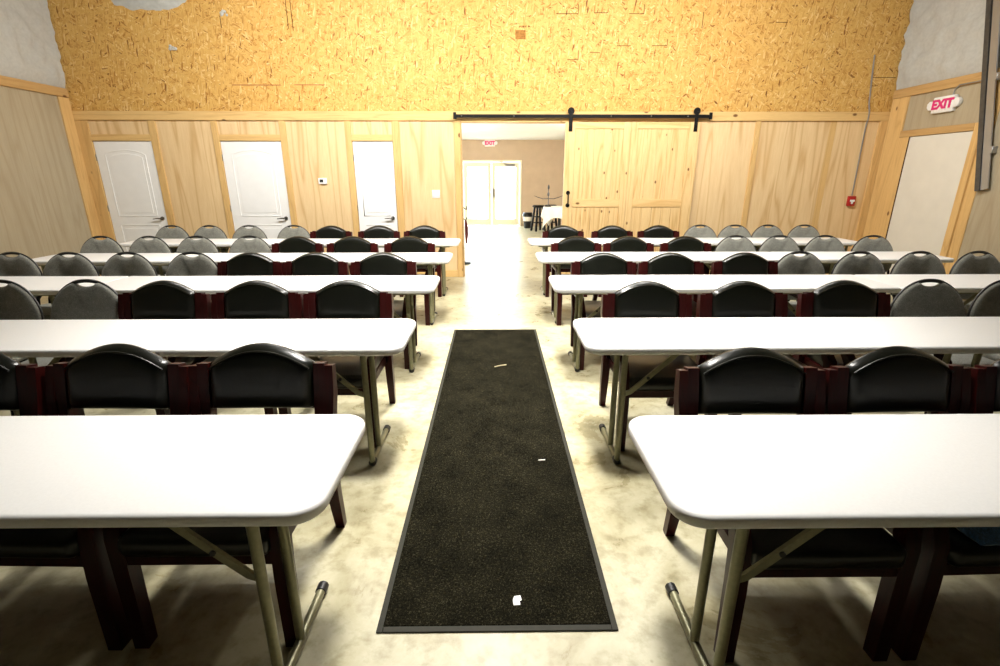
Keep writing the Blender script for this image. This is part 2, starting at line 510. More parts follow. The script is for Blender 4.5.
def lever(parent, x, y, z, d, s=1):
    """lever pointing in direction d along x, standing off towards -y"""
    b = nb()
    r = bmesh.ops.create_cone(b, cap_ends=True, segments=20, radius1=.031, radius2=.028, depth=.012, matrix=Matrix.Translation((x, y - .006, z)) @ Matrix.Rotation(PI / 2, 4, 'X'))
    tube(b, [(x, y, z), (x, y - .05, z)], .011)
    tube(b, [(x, y - .05, z), (x + d * .04, y - .053, z + .003), (x + d * .12, y - .05, z - .004)], [.012, .011, .008])
    return obj('door_handle', b, 'nickel', parent)

for x0, x1, n in doors:
    b = nb(); g = .006
    bx(b, x0 + g, x1 - g, YF + .0, YF + .035, .012, DT - .006, .003, 1)
    d = struct(n, b, 'door_white')
    w = x1 - x0
    for (za, zb, rise) in ((.98, DT - .13, .07), (.2, .84, 0)):
        a0, a1 = x0 + w * .16, x1 - w * .16
        pts = arch_panel(a0, a1, za, zb, rise if w > .7 else rise * .7)
        b = nb(); tube(b, [(x, YF - .001, z) for x, z in pts], .007, 6, closed=True)
        inner = arch_panel(a0 + .05, a1 - .05, za + .05, zb - .05, rise * .8)
        obj('panel_moulding', b, 'door_white', d)
        b = nb(); prism(b, inner, YF - .004, YF + .01, .003, 1); obj('raised_panel', b, 'door_white', d)
    lever(d, x1 - .075, YF, .945, -1)
    b = nb(); bx(b, x1 - g + .001, x1 - .0005, YF - .004, YF + .02, .0, DT); obj('door_gap', b, 'gap', d)
    for z in (.25, 1.1, 1.85):
        b = nb(); tube(b, [(x0 + .003, YF - .008, z - .045), (x0 + .003, YF - .008, z + .045)], .007, 8); obj('hinge', b, 'nickel', d)

# exit door in the right wall
b = nb(); bx(b, XR - .035, XR + .01, EY0 + .006, EY1 - .006, .012, EZ - .006, .003, 1); d4 = struct('door_4', b, 'steel_door')
b = nb(); bx(b, XR - .045, XR - .0, EY1 - .006, EY1, 0, EZ); obj('door_gap', b, 'gap', d4)

# ------------------------------------------------------------------ barn door and its track
BX0, BX1, BY = 1.075, 3.10, YF - .085
t = thing('barn_door', 'wide sliding barn door of knotty pine boards right of the doorway', 'door', (BX0, BY, .02))
def rel(b): bmesh.ops.translate(b, vec=(-BX0, -BY, -.02), verts=b.verts); return b
mids = [BX0, BX0 + .15, 1.955, 2.17, 2.94, BX1]
for a0, a1, nbd in ((mids[1], mids[2], 5), (mids[3], mids[4], 5)):
    for k in range(nbd):
        wd = (a1 - a0) / nbd
        b = nb(); bx(b, a0 + wd * k + .001, a0 + wd * (k + 1) - .001, BY + .012, BY + .032, .1, 2.30, .003, 1)
        obj('plank', rel(b), 'knotty', t)
for a0, a1 in ((mids[0], mids[1]), (mids[2], (mids[2] + mids[3]) / 2 - .001), ((mids[2] + mids[3]) / 2 + .001, mids[3]), (mids[4], mids[5])):
    b = nb(); bx(b, a0, a1, BY, BY + .042, .03, 2.355, .004, 1); obj('stile', rel(b), 'knotty', t)
for a0, a1 in ((mids[1], mids[2]), (mids[3], mids[4])):
    for z0, z1 in ((2.26, 2.355), (1.12, 1.24), (.03, .16)):
        b = nb(); bx(b, a0, a1, BY + .001, BY + .042, z0, z1, .003, 1); obj('rail', rel(b), 'knotty_x', t)
for x in (1.15, 3.03):
    b = nb()
    bx(b, x - .028, x + .028, BY - .008, BY, 2.22, 2.50, .003, 1)
    b2 = bmesh.ops.create_cone(b, cap_ends=True, segments=24, radius1=.05, radius2=.05, depth=.02, matrix=Matrix.Translation((x, BY + .008, 2.505)) @ Matrix.Rotation(PI / 2, 4, 'X'))
    h = obj('hanger', rel(b), 'black_metal', t)
    b = nb()
    for z in (2.26, 2.32, 2.50):
        bmesh.ops.create_uvsphere(b, u_segments=10, v_segments=6, radius=.009, matrix=Matrix.Translation((x, BY - .01, z)))
    obj('bolt_heads', rel(b), 'black_metal', h)
b = nb()
tube(b, [(1.15, BY, 1.32), (1.15, BY - .045, 1.31), (1.15, BY - .05, 1.24), (1.15, BY - .045, 1.17), (1.15, BY, 1.16)], .010)
for z in (1.335, 1.145):
    bmesh.ops.create_cone(b, cap_ends=True, segments=16, radius1=.032, radius2=.026, depth=.008, matrix=Matrix.Translation((1.15, BY - .004, z)) @ Matrix.Rotation(PI / 2, 4, 'X'))
obj('pull_handle', rel(b), 'black_metal', t)

tr = thing('sliding_door_track', 'long black iron rail above the doorway and barn door', 'rail', (-.6, YF - .03, 2.44))
b = nb(); bx(b, 0, 3.86, -.05, -.042, -.03, .018, .002, 1); obj('rail_bar', b, 'black_metal', tr)
for x in (.02, 3.84):
    b = nb(); bx(b, x - .022, x + .022, -.065, -.04, -.05, .045, .004, 1); obj('end_stop', b, 'black_metal', tr)
for x in (.12, .9, 1.75, 2.35, 2.95, 3.5):
    b = nb(); tube(b, [(x, .03, -.006), (x, -.045, -.006)], .012, 10); obj('spacer', b, 'black_metal', tr)
    b = nb(); bmesh.ops.create_uvsphere(b, u_segments=10, v_segments=6, radius=.011, matrix=Matrix.Translation((x, -.051, -.006))); obj('bolt_head', b, 'nickel', tr)

# ------------------------------------------------------------------ lobby beyond the opening
bm = nb(); bx(bm, LX0, LX1, YF + .15, LY + .1, LZ, LZ + .08); struct('ceiling_lobby', bm, 'lobby_white')
DX0, DX1, DZ = -1.0, .84, 2.03
bm = nb(); bx(bm, LX0 - .1, DX0 - .06, LY, LY + .12, 0, LZ); bx(bm, DX1 + .06, LX1 + .1, LY, LY + .12, 0, LZ); bx(bm, DX0 - .06, DX1 + .06, LY, LY + .12, DZ + .06, LZ)
struct('wall_lobby_far', bm, 'tan')
bm = nb(); bx(bm, LX0 - .1, LX0, YF + .15, LY, 0, LZ); struct('wall_lobby_left', bm, 'tan')
bm = nb(); bx(bm, LX1, LX1 + .1, YF + .15, LY, 0, LZ); struct('wall_lobby_right', bm, 'tan')
bm = nb(); bx(bm, LX0, OP0, YF + .15, YF + .17, 0, LZ); bx(bm, OP1, LX1, YF + .15, YF + .17, 0, LZ); bx(bm, OP0, OP1, YF + .15, YF + .17, OPZ, LZ); struct('wall_lobby_near', bm, 'lobby_white')
# french doors
b = nb()
bx(b, DX0 - .06, DX0, LY - .03, LY + .12, 0, DZ + .06); bx(b, DX1, DX1 + .06, LY - .03, LY + .12, 0, DZ + .06); bx(b, DX0, DX1, LY - .03, LY + .12, DZ, DZ + .06)
d5 = struct('door_5', b, 'cream')
mid = (DX0 + DX1) / 2
for x0, x1 in ((DX0 + .005, mid - .003), (mid + .003, DX1 - .005)):
    b = nb()
    bx(b, x0, x0 + .13, LY, LY + .045, .02, DZ - .005, .003, 1); bx(b, x1 - .13, x1, LY, LY + .045, .02, DZ - .005, .003, 1)
    bx(b, x0 + .13, x1 - .13, LY, LY + .045, .02, .24, .003, 1); bx(b, x0 + .13, x1 - .13, LY, LY + .045, DZ - .16, DZ - .005, .003, 1)
    lf = obj('door_leaf', b, 'cream', d5)
    b = nb(); bx(b, x0 + .13, x1 - .13, LY + .018, LY + .026, .24, DZ - .16); obj('glass_pane', b, 'glass', lf)
b = nb(); tube(b, [(mid + .07, LY, 1.0), (mid + .07, LY - .05, 1.0), (mid + .15, LY - .05, 1.0)], .014); bx(b, mid + .04, mid + .10, LY - .012, LY, .93, 1.2, .004, 1)
obj('door_handle', b, 'nickel', d5)
b = nb(); bx(b, mid + .45, mid + .75, LY - .06, LY, DZ - .13, DZ - .06, .008, 1); tube(b, [(mid + .5, LY - .05, DZ - .07), (mid + .3, LY - .22, DZ + .0), (mid + .12, LY - .04, DZ + .03)], .012); obj('door_closer', b, 'nickel', d5)
b = nb(); bx(b, -4, 5, LY + .2, LY + 9, -.1, -.02); struct('ground_outside', b, 'pave')

def text_mesh(s, size, ext):
    cu = bpy.data.curves.new('lettering', 'FONT'); cu.body = s; cu.size = size; cu.extrude = ext; cu.align_x = 'CENTER'; cu.align_y = 'CENTER'; cu.offset = .008
    o = bpy.data.objects.new('lettering', cu); C.objects.link(o)
    dg = bpy.context.evaluated_depsgraph_get(); dg.update()
    me = bpy.data.meshes.new_from_object(o.evaluated_get(dg))
    bpy.data.objects.remove(o); bpy.data.curves.remove(cu)
    return me

def exit_sign(loc, rz, label):
    """white emergency exit sign facing local -y with two lamp heads"""
    t = thing('exit_sign', label, 'sign', loc, rz)
    b = nb(); bx(b, -.165, .165, -.05, 0, -.1, .1, .012, 2); obj('housing', b, 'white_plastic', t)
    b = nb(); bx(b, -.14, .14, -.054, -.045, -.08, .08, .004, 1); obj('face_panel', b, 'paper', t)
    me = text_mesh('EXIT', .155, .003)
    me.transform(Matrix.Translation((0, -.056, 0)) @ Matrix.Rotation(PI / 2, 4, 'X'))
    me.materials.clear(); me.materials.append(M['sign_red'])
    o = bpy.data.objects.new('lettering', me); C.objects.link(o); o.parent = t
    for s in (-1, 1):
        b = nb()
        prism(b, [(s * .165, -.055), (s * .215, -.05), (s * .245, -.015), (s * .245, .03), (s * .215, .06), (s * .165, .055)], -.055, -.005, .008, 2)
        obj('lamp_head', b, 'white_plastic', t)
    return t
exit_sign((XR - .018, 7.02, 2.485), -PI / 2, 'white exit sign with red letters on the wall above the right side door')
b = nb(); tube(b, [(XR - .02, 6.95, 2.58), (XR - .03, 6.93, 2.65), (XR - .055, 6.85, 2.69), (XR - .055, 6.3, 2.69)], .008, 8)
tag(obj('sign_cable', b, 'galv'), 'thin grey cable running from the exit sign along the wooden ledge', 'cable')
exit_sign((-.13, LY, 2.60), 0, 'small exit sign with red letters far off above the glass double doors')

# lobby furniture
t = thing('round_table', 'round side table half hidden under white cloth in the far lobby', 'table', (1.86, 14.3, 0))
b = nb(); lathe(b, [(.42, .72), (.45, .73), (.45, .75), (.42, .76)], 28); obj('tabletop', b, 'black_plastic', t)
b = nb(); lathe(b, [(.04, .0), (.04, .72)], 14); obj('pedestal', b, 'black_plastic', t)
b = nb(); lathe(b, [(.26, 0), (.26, .02), (.06, .05)], 24); obj('base', b, 'black_plastic', t)
b = nb(); nC = 36; g = []
for i in range(nC + 1):
    row = []
    for j in range(nC + 1):
        x, y = (i / nC - .5) * 1.48, (j / nC - .5) * 1.48
        a = PI / 4 + .5; x, y = x * math.cos(a) - y * math.sin(a), x * math.sin(a) + y * math.cos(a)
        r = math.hypot(x, y); R = .46
        if r <= R: p = (x, y, .765)
        else:
            e = r - R; th = math.atan2(y, x); rr = R + .035 * math.sin(th * 9) * min(1, e * 4) + .12 * e
            p = (rr * math.cos(th), rr * math.sin(th), .765 - e * .97)
        row.append(b.verts.new(p))
    g.append(row)
for i in range(nC):
    for j in range(nC): b.faces.new((g[i][j], g[i + 1][j], g[i + 1][j + 1], g[i][j + 1]))
bmesh.ops.translate(b, vec=(1.86, 14.3, .0), verts=b.verts)
o = obj('tablecloth', b, 'linen', None, 80); sm = o.modifiers.new('thick', 'SOLIDIFY'); sm.thickness = .004; sm.offset = 1
tag(o, 'white cloth with a pointed corner draped over the lobby table', 'tablecloth')
t = thing('metal_stand', 'thin dark metal stand with branching arms on the white lobby table', 'ornament', (1.52, 14.2, .772))
b = nb(); lathe(b, [(.09, 0), (.09, .012), (.02, .03)], 18); obj('base', b, 'grey_steel', t)
b = nb(); tube(b, [(0, 0, .02), (.0, 0, .5)], [.013, .010]); lathe(b, [(.012, .28), (.03, .31), (.03, .36), (.012, .39)], 12); lathe(b, [(.008, .46), (.03, .50), (.025, .56), (.006, .60)], 12); obj('stem', b, 'grey_steel', t)
for s in (-1, 1):
    b = nb(); tube(b, [(0, 0, .22), (s * .15, 0, .215), (s * .30, 0, .26), (s * .40, 0, .30)], [.012, .011, .010, .006]); obj('arm', b, 'grey_steel', t)

def stool(loc, label):
    t = thing('bar_stool', label, 'stool', loc, .4, 'lobby stools')
    b = nb(); lathe(b, [(.16, .70), (.185, .715), (.185, .745), (.16, .765), (.05, .77)], 28); obj('seat', b, 'black_wood', t)
    for k in range(4):
        a = PI / 4 + k * PI / 2; c_, s_ = math.cos(a), math.sin(a)
        b = nb(); tube(b, [(.12 * c_, .12 * s_, .72), (.22 * c_, .22 * s_, 0)], .022, square=(.025, .025)); obj('leg', b, 'black_wood', t)
    for z, r in ((.25, .183), (.42, .16)):
        for k in range(4):
            a, a2 = PI / 4 + k * PI / 2, PI / 4 + (k + 1) * PI / 2
            b = nb(); tube(b, [(r * math.cos(a), r * math.sin(a), z), (r * math.cos(a2), r * math.sin(a2), z)], .012, 8); obj('rung', b, 'black_wood', t)
stool((1.34, 15.2, 0), 'black wooden stool in the far lobby, standing nearer the doors')
stool((1.72, 15.35, 0), 'black wooden stool in the far lobby, half hidden by the draped table')
t = thing('waste_bin', 'small black bin with white liner in the far lobby beside the stools', 'bin', (1.07, 16.1, 0))
b = nb(); lathe(b, [(.11, 0), (.14, .36), (.13, .36), (.105, .02)], 20); obj('bucket', b, 'black_plastic', t)
b = nb(); lathe(b, [(.128, .22), (.147, .33), (.147, .37), (.135, .375), (.10, .34)], 20); obj('liner', b, 'paper', t)
b = nb(); lathe(b, [(.152, .36), (.156, .40), (.15, .47), (.13, .49), (.01, .49)], 20); obj('lid', b, 'black_plastic', t)
t = thing('coat_stand', 'slim dark stand hung with maroon cloth just inside the doorway on its left', 'stand', (OP0 - .03, 9.3, 0))
b = nb(); tube(b, [(-.03, 0, .02), (-.03, 0, 1.12)], .011); lathe(b, [(.13, 0), (.13, .02), (.02, .04)], 18, (-.03, 0, 0)); obj('stand', b, 'black_metal', t)
b = nb(); tube(b, [(-.03, 0, 1.04), (.03, 0, 1.0), (.05, 0, 1.06)], .012); tube(b, [(-.03, 0, .84), (.02, 0, .80), (.04, 0, .86)], .012); obj('hook', b, 'black_metal', t)
b = nb(); tube(b, [(.015, 0, .82), (.025, 0, .7), (.03, 0, .55), (.025, .0, .38)], [.012, .03, .03, .012], 10); obj('cloth_fold', b, 'maroon', t)

# ------------------------------------------------------------------ small wall fittings
t = thing('thermostat', 'small white thermostat with dark display on plywood between two doors', 'thermostat', (-2.656, YF, 1.51))
b = nb(); bx(b, -.065, .065, -.028, 0, -.045, .045, .008, 2); obj('case', b, 'white_plastic', t)
b = nb(); bx(b, -.042, .012, -.03, -.02, -.02, .024, .002, 1); obj('display', b, 'screen', t)
t = thing('light_switch', 'white light switch plate on plywood left of the open doorway', 'switch', (-.911, YF, 1.316))
b = nb(); bx(b, -.06, .06, -.008, 0, -.06, .06, .004, 2); obj('cover_plate', b, 'white_plastic', t)
for s in (-1, 1):
    b = nb(); bx(b, s * .026 - .016, s * .026 + .016, -.014, -.004, -.034, .034, .003, 1); obj('rocker', b, 'white_plastic', t)
t = thing('fire_alarm_pull', 'red fire alarm pull box with white handle on plywood wall', 'alarm', (5.662, YF, 1.206))
b = nb(); bx(b, -.055, .055, -.05, 0, -.075, .075, .006, 2); obj('case', b, 'red', t)
b = nb(); bx(b, -.035, .035, -.062, -.045, -.012, .022, .004, 1); bx(b, -.012, .012, -.062, -.045, -.045, -.01, .003, 1); obj('pull_handle', b, 'white_plastic', t)
b = nb(); tube(b, [(5.662, YF - .018, 1.29), (5.66, YF - .014, 1.8), (5.655, YF - .014, 2.33), (5.65, YF - .04, 2.40), (5.645, YF - .04, 2.50), (5.63, YF - .016, 2.62), (5.59, YF - .014, 3.0), (5.565, YF - .014, 3.27)], .009, 8)
tag(obj('conduit', b, 'galv'), 'thin grey conduit running up the wall from the red fire alarm', 'conduit')

# long steel channel leaning on the right wall
t = thing('steel_channel', 'tall dark steel channel fixed on the right wall beside the exit door', 'channel', (XR - .05, 6.1, 0))
b = nb()
p0, p1 = Vector((-.05, .05, 1.41)), Vector((-.05, .62, 3.75))
tube(b, [p0, p1], .03, square=(.018, .030)); obj('web', b, 'grey_steel', t)
b = nb()
tube(b, [p0 + V(.0, -.075, .02), p1 + V(.0, -.095, 0)], .03, square=(.008, .045)); obj('flange', b, 'galv', t)
for f in (.2, .55):
    q = p0.lerp(p1, f); b = nb(); bx(b, -.06, .0, q.y - .16, q.y - .10, q.z - .04, q.z + .04, .006, 1); obj('bracket', b, 'galv', t)

# ------------------------------------------------------------------ runner mat and scraps
t = thing('runner_mat', 'long black runner mat lying down the centre aisle', 'mat', (.007, 3.20, 0))
b = nb(); bx(b, -.417, .417, -1.817, 1.817, .0, .010, .003, 1); obj('carpet_pile', b, 'mat_pile', t)
b = nb()
for a in ((-.439, -.415, -1.84, 1.84), (.415, .439, -1.84, 1.84), (-.415, .415, -1.84, -1.815), (-.415, .415, 1.815, 1.84)):
    bx(b, a[0], a[1], a[2], a[3], 0, .007, .002, 1)
obj('rubber_edge', b, 'rubber', t)
def scrap(x, y, outline, label):
    b = nb(); prism(b, outline, 0, .0025, 0, 1, axis='z')
    for v in b.verts: v.co.z += .008 * max(0, noise.noise(Vector((v.co.x * 60, v.co.y * 60, 1)))) + .0105; v.co.x += x; v.co.y += y
    return tag(obj('paper_scrap', b, 'paper'), label, 'litter')
scrap(.083, 1.487, [(-.014, -.02), (.012, -.018), (.010, .0), (.018, .004), (.014, .022), (-.010, .020), (-.016, .004)], 'torn white paper scrap on the near end of the black mat')
b = nb(); tube(b, [(-.05, -.02, 0), (0, 0, .004), (.05, .028, 0)], .004, 6)
bmesh.ops.translate(b, vec=(.05, 3.95, .014), verts=b.verts)
tag(obj('straw_piece', b, 'straw'), 'pale bit of straw lying on the far part of the black mat', 'litter')
scrap(.27, 2.47, [(-.02, -.004), (.02, .002), (.02, .008), (-.018, .004)], 'tiny pale paper sliver toward the right side of the black mat')

# ------------------------------------------------------------------ folding tables
TZ, TT, TD = .735, .042, .575
def rounded_rect(w, d, r, n=8, rl=None):
    p = []; r0 = r; rl = rl or (r, r)
    for sx, sy, a in ((1, 1, 0), (-1, 1, PI / 2), (-1, -1, PI), (1, -1, 3 * PI / 2)):
        r = rl[0] if sx < 0 else rl[1]
        cx, cy = sx * (w / 2 - r), sy * (d / 2 - r)
        for k in range(n + 1):
            t_ = a + PI / 2 * k / n
            p.append((cx + r * math.cos(t_), cy + r * math.sin(t_)))
    return p

def folding_table(L, insets, label, rl):
    t = thing('folding_table', label, 'table', (0, 0, 0), 0, 'white folding tables')
    b = nb(); prism(b, rounded_rect(L, TD, .088, 8, rl), TZ - TT, TZ, .012, 3, axis='z'); obj('tabletop', b, 'white_plastic', t)
    b = nb()
    for y in (-.2, .2): bx(b, -L / 2 + .12, L / 2 - .12, y - .012, y + .012, TZ - TT - .022, TZ - TT, .002, 1)
    obj('apron_rail', b, 'table_metal', t)
    for s, ins in ((-1, insets[0]), (1, insets[1])):
        x = s * (L / 2 - ins)
        for y in (-.205, -.04):
            b = nb(); tube(b, [(x, y, .03), (x, y, TZ - TT - .002)], .0165, 14); obj('leg', b, 'table_metal', t)
        b = nb(); tube(b, [(x, -.20, .022), (x, .19, .022)], .0165, 12); f = obj('foot_bar', b, 'table_metal', t)
        for y, e in ((-.20, -1), (.19, 1)):
            b = nb(); tube(b, [(x, y - e * .025, .022), (x, y + e * .012, .022), (x, y + e * .02, .022)], [.021, .021, .012], 12); obj('foot_cap', b, 'black_plastic', f)
        b = nb()
        q = [(x - s * .01, -.178, .425), (x - s * .05, -.178, .44), (x - s * .14, -.178, .525), (x - s * .31, -.178, TZ - TT - .005)]
        tube(b, q, .01, square=(.006, .013))
        br = obj('folding_brace', b, 'table_metal', t)
        b = nb(); tube(b, [(q[2][0], -.190, q[2][2]), (q[2][0], -.164, q[2][2])], .009, 10); obj('rivet', b, 'black_plastic', br)
        b = nb(); bx(b, x - .012, x + .012, -.21, .03, TZ - TT - .03, TZ - TT - .004, .003, 1); obj('cross_bar', b, 'table_metal', t)
    return t

rowY = [1.35, 2.648, 4.045, 5.43, 6.82]
ordn = ['first', 'second', 'third', 'fourth', 'fifth']
L1, L2 = 2.75, 1.74
pa = None; pb = None
for side in (-1, 1):
    sn = 'left' if side < 0 else 'right'
    for r, y in enumerate(rowY):
        yy = y + (0.03 if (side > 0 and r >= 3) else 0) + ((.012 if side < 0 else -.012) if r == 0 else 0)
        xa = side * ((.464 if side < 0 else .474) + L1 / 2 if r == 0 else .477 + L1 / 2); xb = side * (.477 + L1 + .002 + L2 / 2)
        la = 'white folding table on the %s of the aisle, %s from the camera' % (sn, ['nearest', 'second', 'third', 'fourth', 'farthest'][r])
        lb = 'outer white folding table on the far %s, in the %s row of tables' % (sn, ordn[r])
        rz = 0 if side > 0 else 0
        if side < 0: key = 'l'
        else: key = 'r'
        if r == 0:
            p = folding_table(L1, (.22, .63) if side > 0 else (.63, .22), la, (.088, .025) if side > 0 else (.025, .088)); p.location = (xa, yy, 0)
            if side < 0: pal = p
            else: par = p
        else:
            dup(pal if side < 0 else par, (xa, yy, 0), rz, la)
        if r >= 2:
            if r == 2:
                p = folding_table(L2, (.44, .18) if side > 0 else (.18, .44), lb, (.025, .088) if side > 0 else (.088, .025)); p.location = (xb, yy, 0)
                if side < 0: pbl = p
                else: pbr = p
            else:
                dup(pbl if side < 0 else pbr, (xb, yy, 0), rz, lb)

# ------------------------------------------------------------------ chairs (local: sitter faces -y, origin on the floor)
def back_y(z): return .215 + (z - .6) * .215

def cushion(bm, outline_top, zb, hw, th, nu=20, nv=14, yf=back_y):
    """upholstered slab between zb and a curved top, thickness th, reclined"""
    F, B = [], []
    for i in range(nu + 1):
        u = -1 + 2 * i / nu; rf, rb = [], []
        zt = outline_top(u)
        for j in range(nv + 1):
            v = j / nv; z = zb + (zt - zb) * v
            k = (max(0, 1 - abs(u) ** 10) ** .5) * (max(0, 1 - abs(2 * v - 1) ** 6) ** .5)
            y = yf(z)
            rf.append(bm.verts.new((u * hw, y - th * (.12 + .88 * k) * .62, z))); rb.append(bm.verts.new((u * hw, y + th * (.12 + .88 * k) * .38, z)))
        F.append(rf); B.append(rb)
    for i in range(nu):
        for j in range(nv):
            bm.faces.new((F[i][j], F[i + 1][j], F[i + 1][j + 1], F[i][j + 1])); bm.faces.new((B[i][j + 1], B[i + 1][j + 1], B[i + 1][j], B[i][j]))
        bm.faces.new((F[i][nv], F[i + 1][nv], B[i + 1][nv], B[i][nv])); bm.faces.new((F[i + 1][0], F[i][0], B[i][0], B[i + 1][0]))
    for j in range(nv):
        bm.faces.new((F[0][j], F[0][j + 1], B[0][j + 1], B[0][j])); bm.faces.new((F[nu][j + 1], F[nu][j], B[nu][j], B[nu][j + 1]))

def wood_chair(label):
    t = thing('wooden_armchair', label, 'chair', (0, 0, 0), 0, 'black vinyl armchairs at the tables')
    HW = .218
    top = lambda u: .828 + .08 * max(0, math.cos(u * PI / 2)) ** .9
    b = nb(); cushion(b, top, .640, HW, .075); bk = obj('backrest', b, 'vinyl', t, 60)
    pts = []
    for k in range(21):
        u = -1 + 2 * k / 20; z = top(u * .94) - .022; pts.append((u * HW * .94, back_y(z) - .040, z))
    b = nb(); tube(b, pts, .0045, 6); obj('piping', b, 'vinyl', bk)
    b = nb(); box(b, (0, -.085, .435), (.485, .585, .085), .03, 4); obj('seat', b, 'vinyl', t)
    b = nb(); bx(b, -.245, .245, -.35, .20, .345, .40, .006, 1); obj('seat_frame', b, 'mahog', t)
    for s in (-1, 1):
        # inner upright beside the padding
        b = nb(); tube(b, [(s * .240, back_y(.40), .40), (s * .240, back_y(.6), .6), (s * .240, back_y(.828), .828)], .02, square=(.023, .024)); 
        obj('back_post', b, 'mahog', t)
        # outer upright running down into the rear leg
        b = nb()
        zs = [(.0, .245, .275), (.20, .255, .215), (.40, .258, .185), (.57, .270, back_y(.57)), (.70, .281, back_y(.7)), (.818, .279, back_y(.818))]
        tube(b, [(s * x, y, z) for z, x, y in zs], .02, square=[(.020, .019), (.024, .022), (.026, .026), (.021, .030), (.019, .028), (.017, .022)])
        obj('leg', b, 'mahog', t)
        # front leg sweeping up to the arm
        b = nb()
        tube(b, [(s * .262, -.335, 0), (s * .262, -.33, .30), (s * .265, -.325, .45), (s * .272, -.30, .54), (s * .275, -.25, .585)], .02,
             square=[(.024, .024), (.026, .026), (.026, .026), (.023, .026), (.022, .022)])
        obj('leg', b, 'mahog', t)
        b = nb()
        tube(b, [(s * .277, -.285, .598), (s * .281, -.1, .605), (s * .284, .08, .603), (s * .278, .21, .60)], .02, square=[(.024, .013), (.027, .015), (.026, .015), (.020, .014)])
        obj('armrest', b, 'mahog', t)
    return t

def grey_chair(label):
    t = thing('stacking_chair', label, 'chair', (0, 0, 0), 0, 'grey fabric stacking chairs at the tables')
    yf = lambda z: .205 + (z - .5) * .17
    ZC_, A, B_ = .66, .255, .245
    # outline with a scoop for the hand hole
    out = []
    n = 64
    hx = .072
    def ell(x): return ZC_ + B_ * (max(0, 1 - abs(x / A) ** 2.1)) ** (1 / 1.8)
    xs = [A * math.sin(-PI / 2 + PI * k / 40) for k in range(41)]
    upper = [(x, ell(x)) for x in xs]
    body = []
    for x, z in upper:
        if abs(x) < hx:
            d = .040 * (1 - (x / hx) ** 2) ** .6
            body.append((x, z - d))
        else:
            body.append((x, z))
    low = [(A * .98, .60), (A * .92, .54), (A * .78, .49), (A * .5, .475), (0, .47), (-A * .5, .475), (-A * .78, .49), (-A * .92, .54), (-A * .98, .60)]
    # pillow: rings shrinking toward the centre
    rim = body + low
    b = nb(); N = len(rim); c0 = (0, .64)
    levels = [(1.0, 0.0), (.985, .014), (.95, .022), (.85, .028), (.6, .032), (.3, .033)]
    def ringset(sgn):
        rs = []
        for sc, h in levels:
            rs.append([b.verts.new(((c0[0] + (x - c0[0]) * sc), yf(z) + sgn * h, c0[1] + (z - c0[1]) * sc)) for x, z in rim])
        return rs
    Fr, Bk = ringset(-1), ringset(1)
    for R_ in (Fr, Bk):
        for A1, B1 in zip(R_, R_[1:]):
            for k in range(N): b.faces.new((A1[k], A1[(k + 1) % N], B1[(k + 1) % N], B1[k]))
        b.faces.new(R_[-1])
    for k in range(N): b.faces.new((Fr[0][k], Fr[0][(k + 1) % N], Bk[0][(k + 1) % N], Bk[0][k]))
    bmesh.ops.remove_doubles(b, verts=b.verts, dist=.00005)
    bk = obj('backrest', b, 'fabric', t, 50)
    rimx = [(x, z) for x, z in upper] 
    b = nb(); tube(b, [(x, yf(z) + .006, z + .002) for x, z in rimx + low], 0.0075, 8, closed=True); obj('edge_trim', b, 'black_plastic', t)
    b = nb(); tube(b, [(x, yf(ell(x)) + .002, ell(x) - .002) for x in [-.085 + .17 * k / 12 for k in range(13)]], .0125, 8); obj('handle', b, 'black_plastic', t)
    b = nb()
    prism(b, rounded_rect(.45, .45, .10), .415, .465, .02, 3, axis='z'); bmesh.ops.translate(b, vec=(0, -.055, 0), verts=b.verts); obj('seat', b, 'fabric', t)
    for s in (-1, 1):
        b = nb(); tube(b, [(s * .215, -.27, 0), (s * .20, -.23, .39), (s * .20, -.19, .41), (s * .20, .12, .41)], .0125, 10); obj('leg', b, 'black_metal', t)
        b = nb(); tube(b, [(s * .215, .26, 0), (s * .205, .17, .41), (s * .205, .19, .50), (s * .195, yf(.62) + .035, .62)], .0125, 10); obj('leg', b, 'black_metal', t)
    b = nb(); tube(b, [(-.205, .165, .40), (.205, .165, .40)], .011, 8); tube(b, [(-.2, -.2, .405), (.2, -.2, .405)], .011, 8); obj('cross_bar', b, 'black_metal', t)
    return t

wood_proto = None; grey_proto = None
yroot = {-1: [1.67, 2.99, 4.27, 5.57, 6.92], 1: [1.60, 2.94, 4.23, 5.55, 6.90]}
xs_wood = {-1: [[.973, 1.576, 2.19], [.99, 1.598, 2.227], [1.016, 1.655, 2.258], [.999, 1.666, 2.311], [1.007, 1.653, 2.341]],
           1: [[1.045, 1.662, 2.275], [1.018, 1.674, 2.357], [1.002, 1.623, 2.317], [.97, 1.579, 2.259], [.988, 1.705, 2.365]]}
xs_grey = {-1: [[], [2.754, 3.329], [2.787, 3.381, 3.911, 4.44], [2.873, 3.494, 4.045, 4.608], [2.887, 3.518, 4.092, 4.623]],
           1: [[], [2.945, 3.499], [2.846, 3.403, 3.96, 4.526], [2.857, 3.384, 3.923, 4.497], [2.982, 3.484, 3.986, 4.503]]}
ROWN = ['nearest', 'second', 'third', 'fourth', 'farthest']
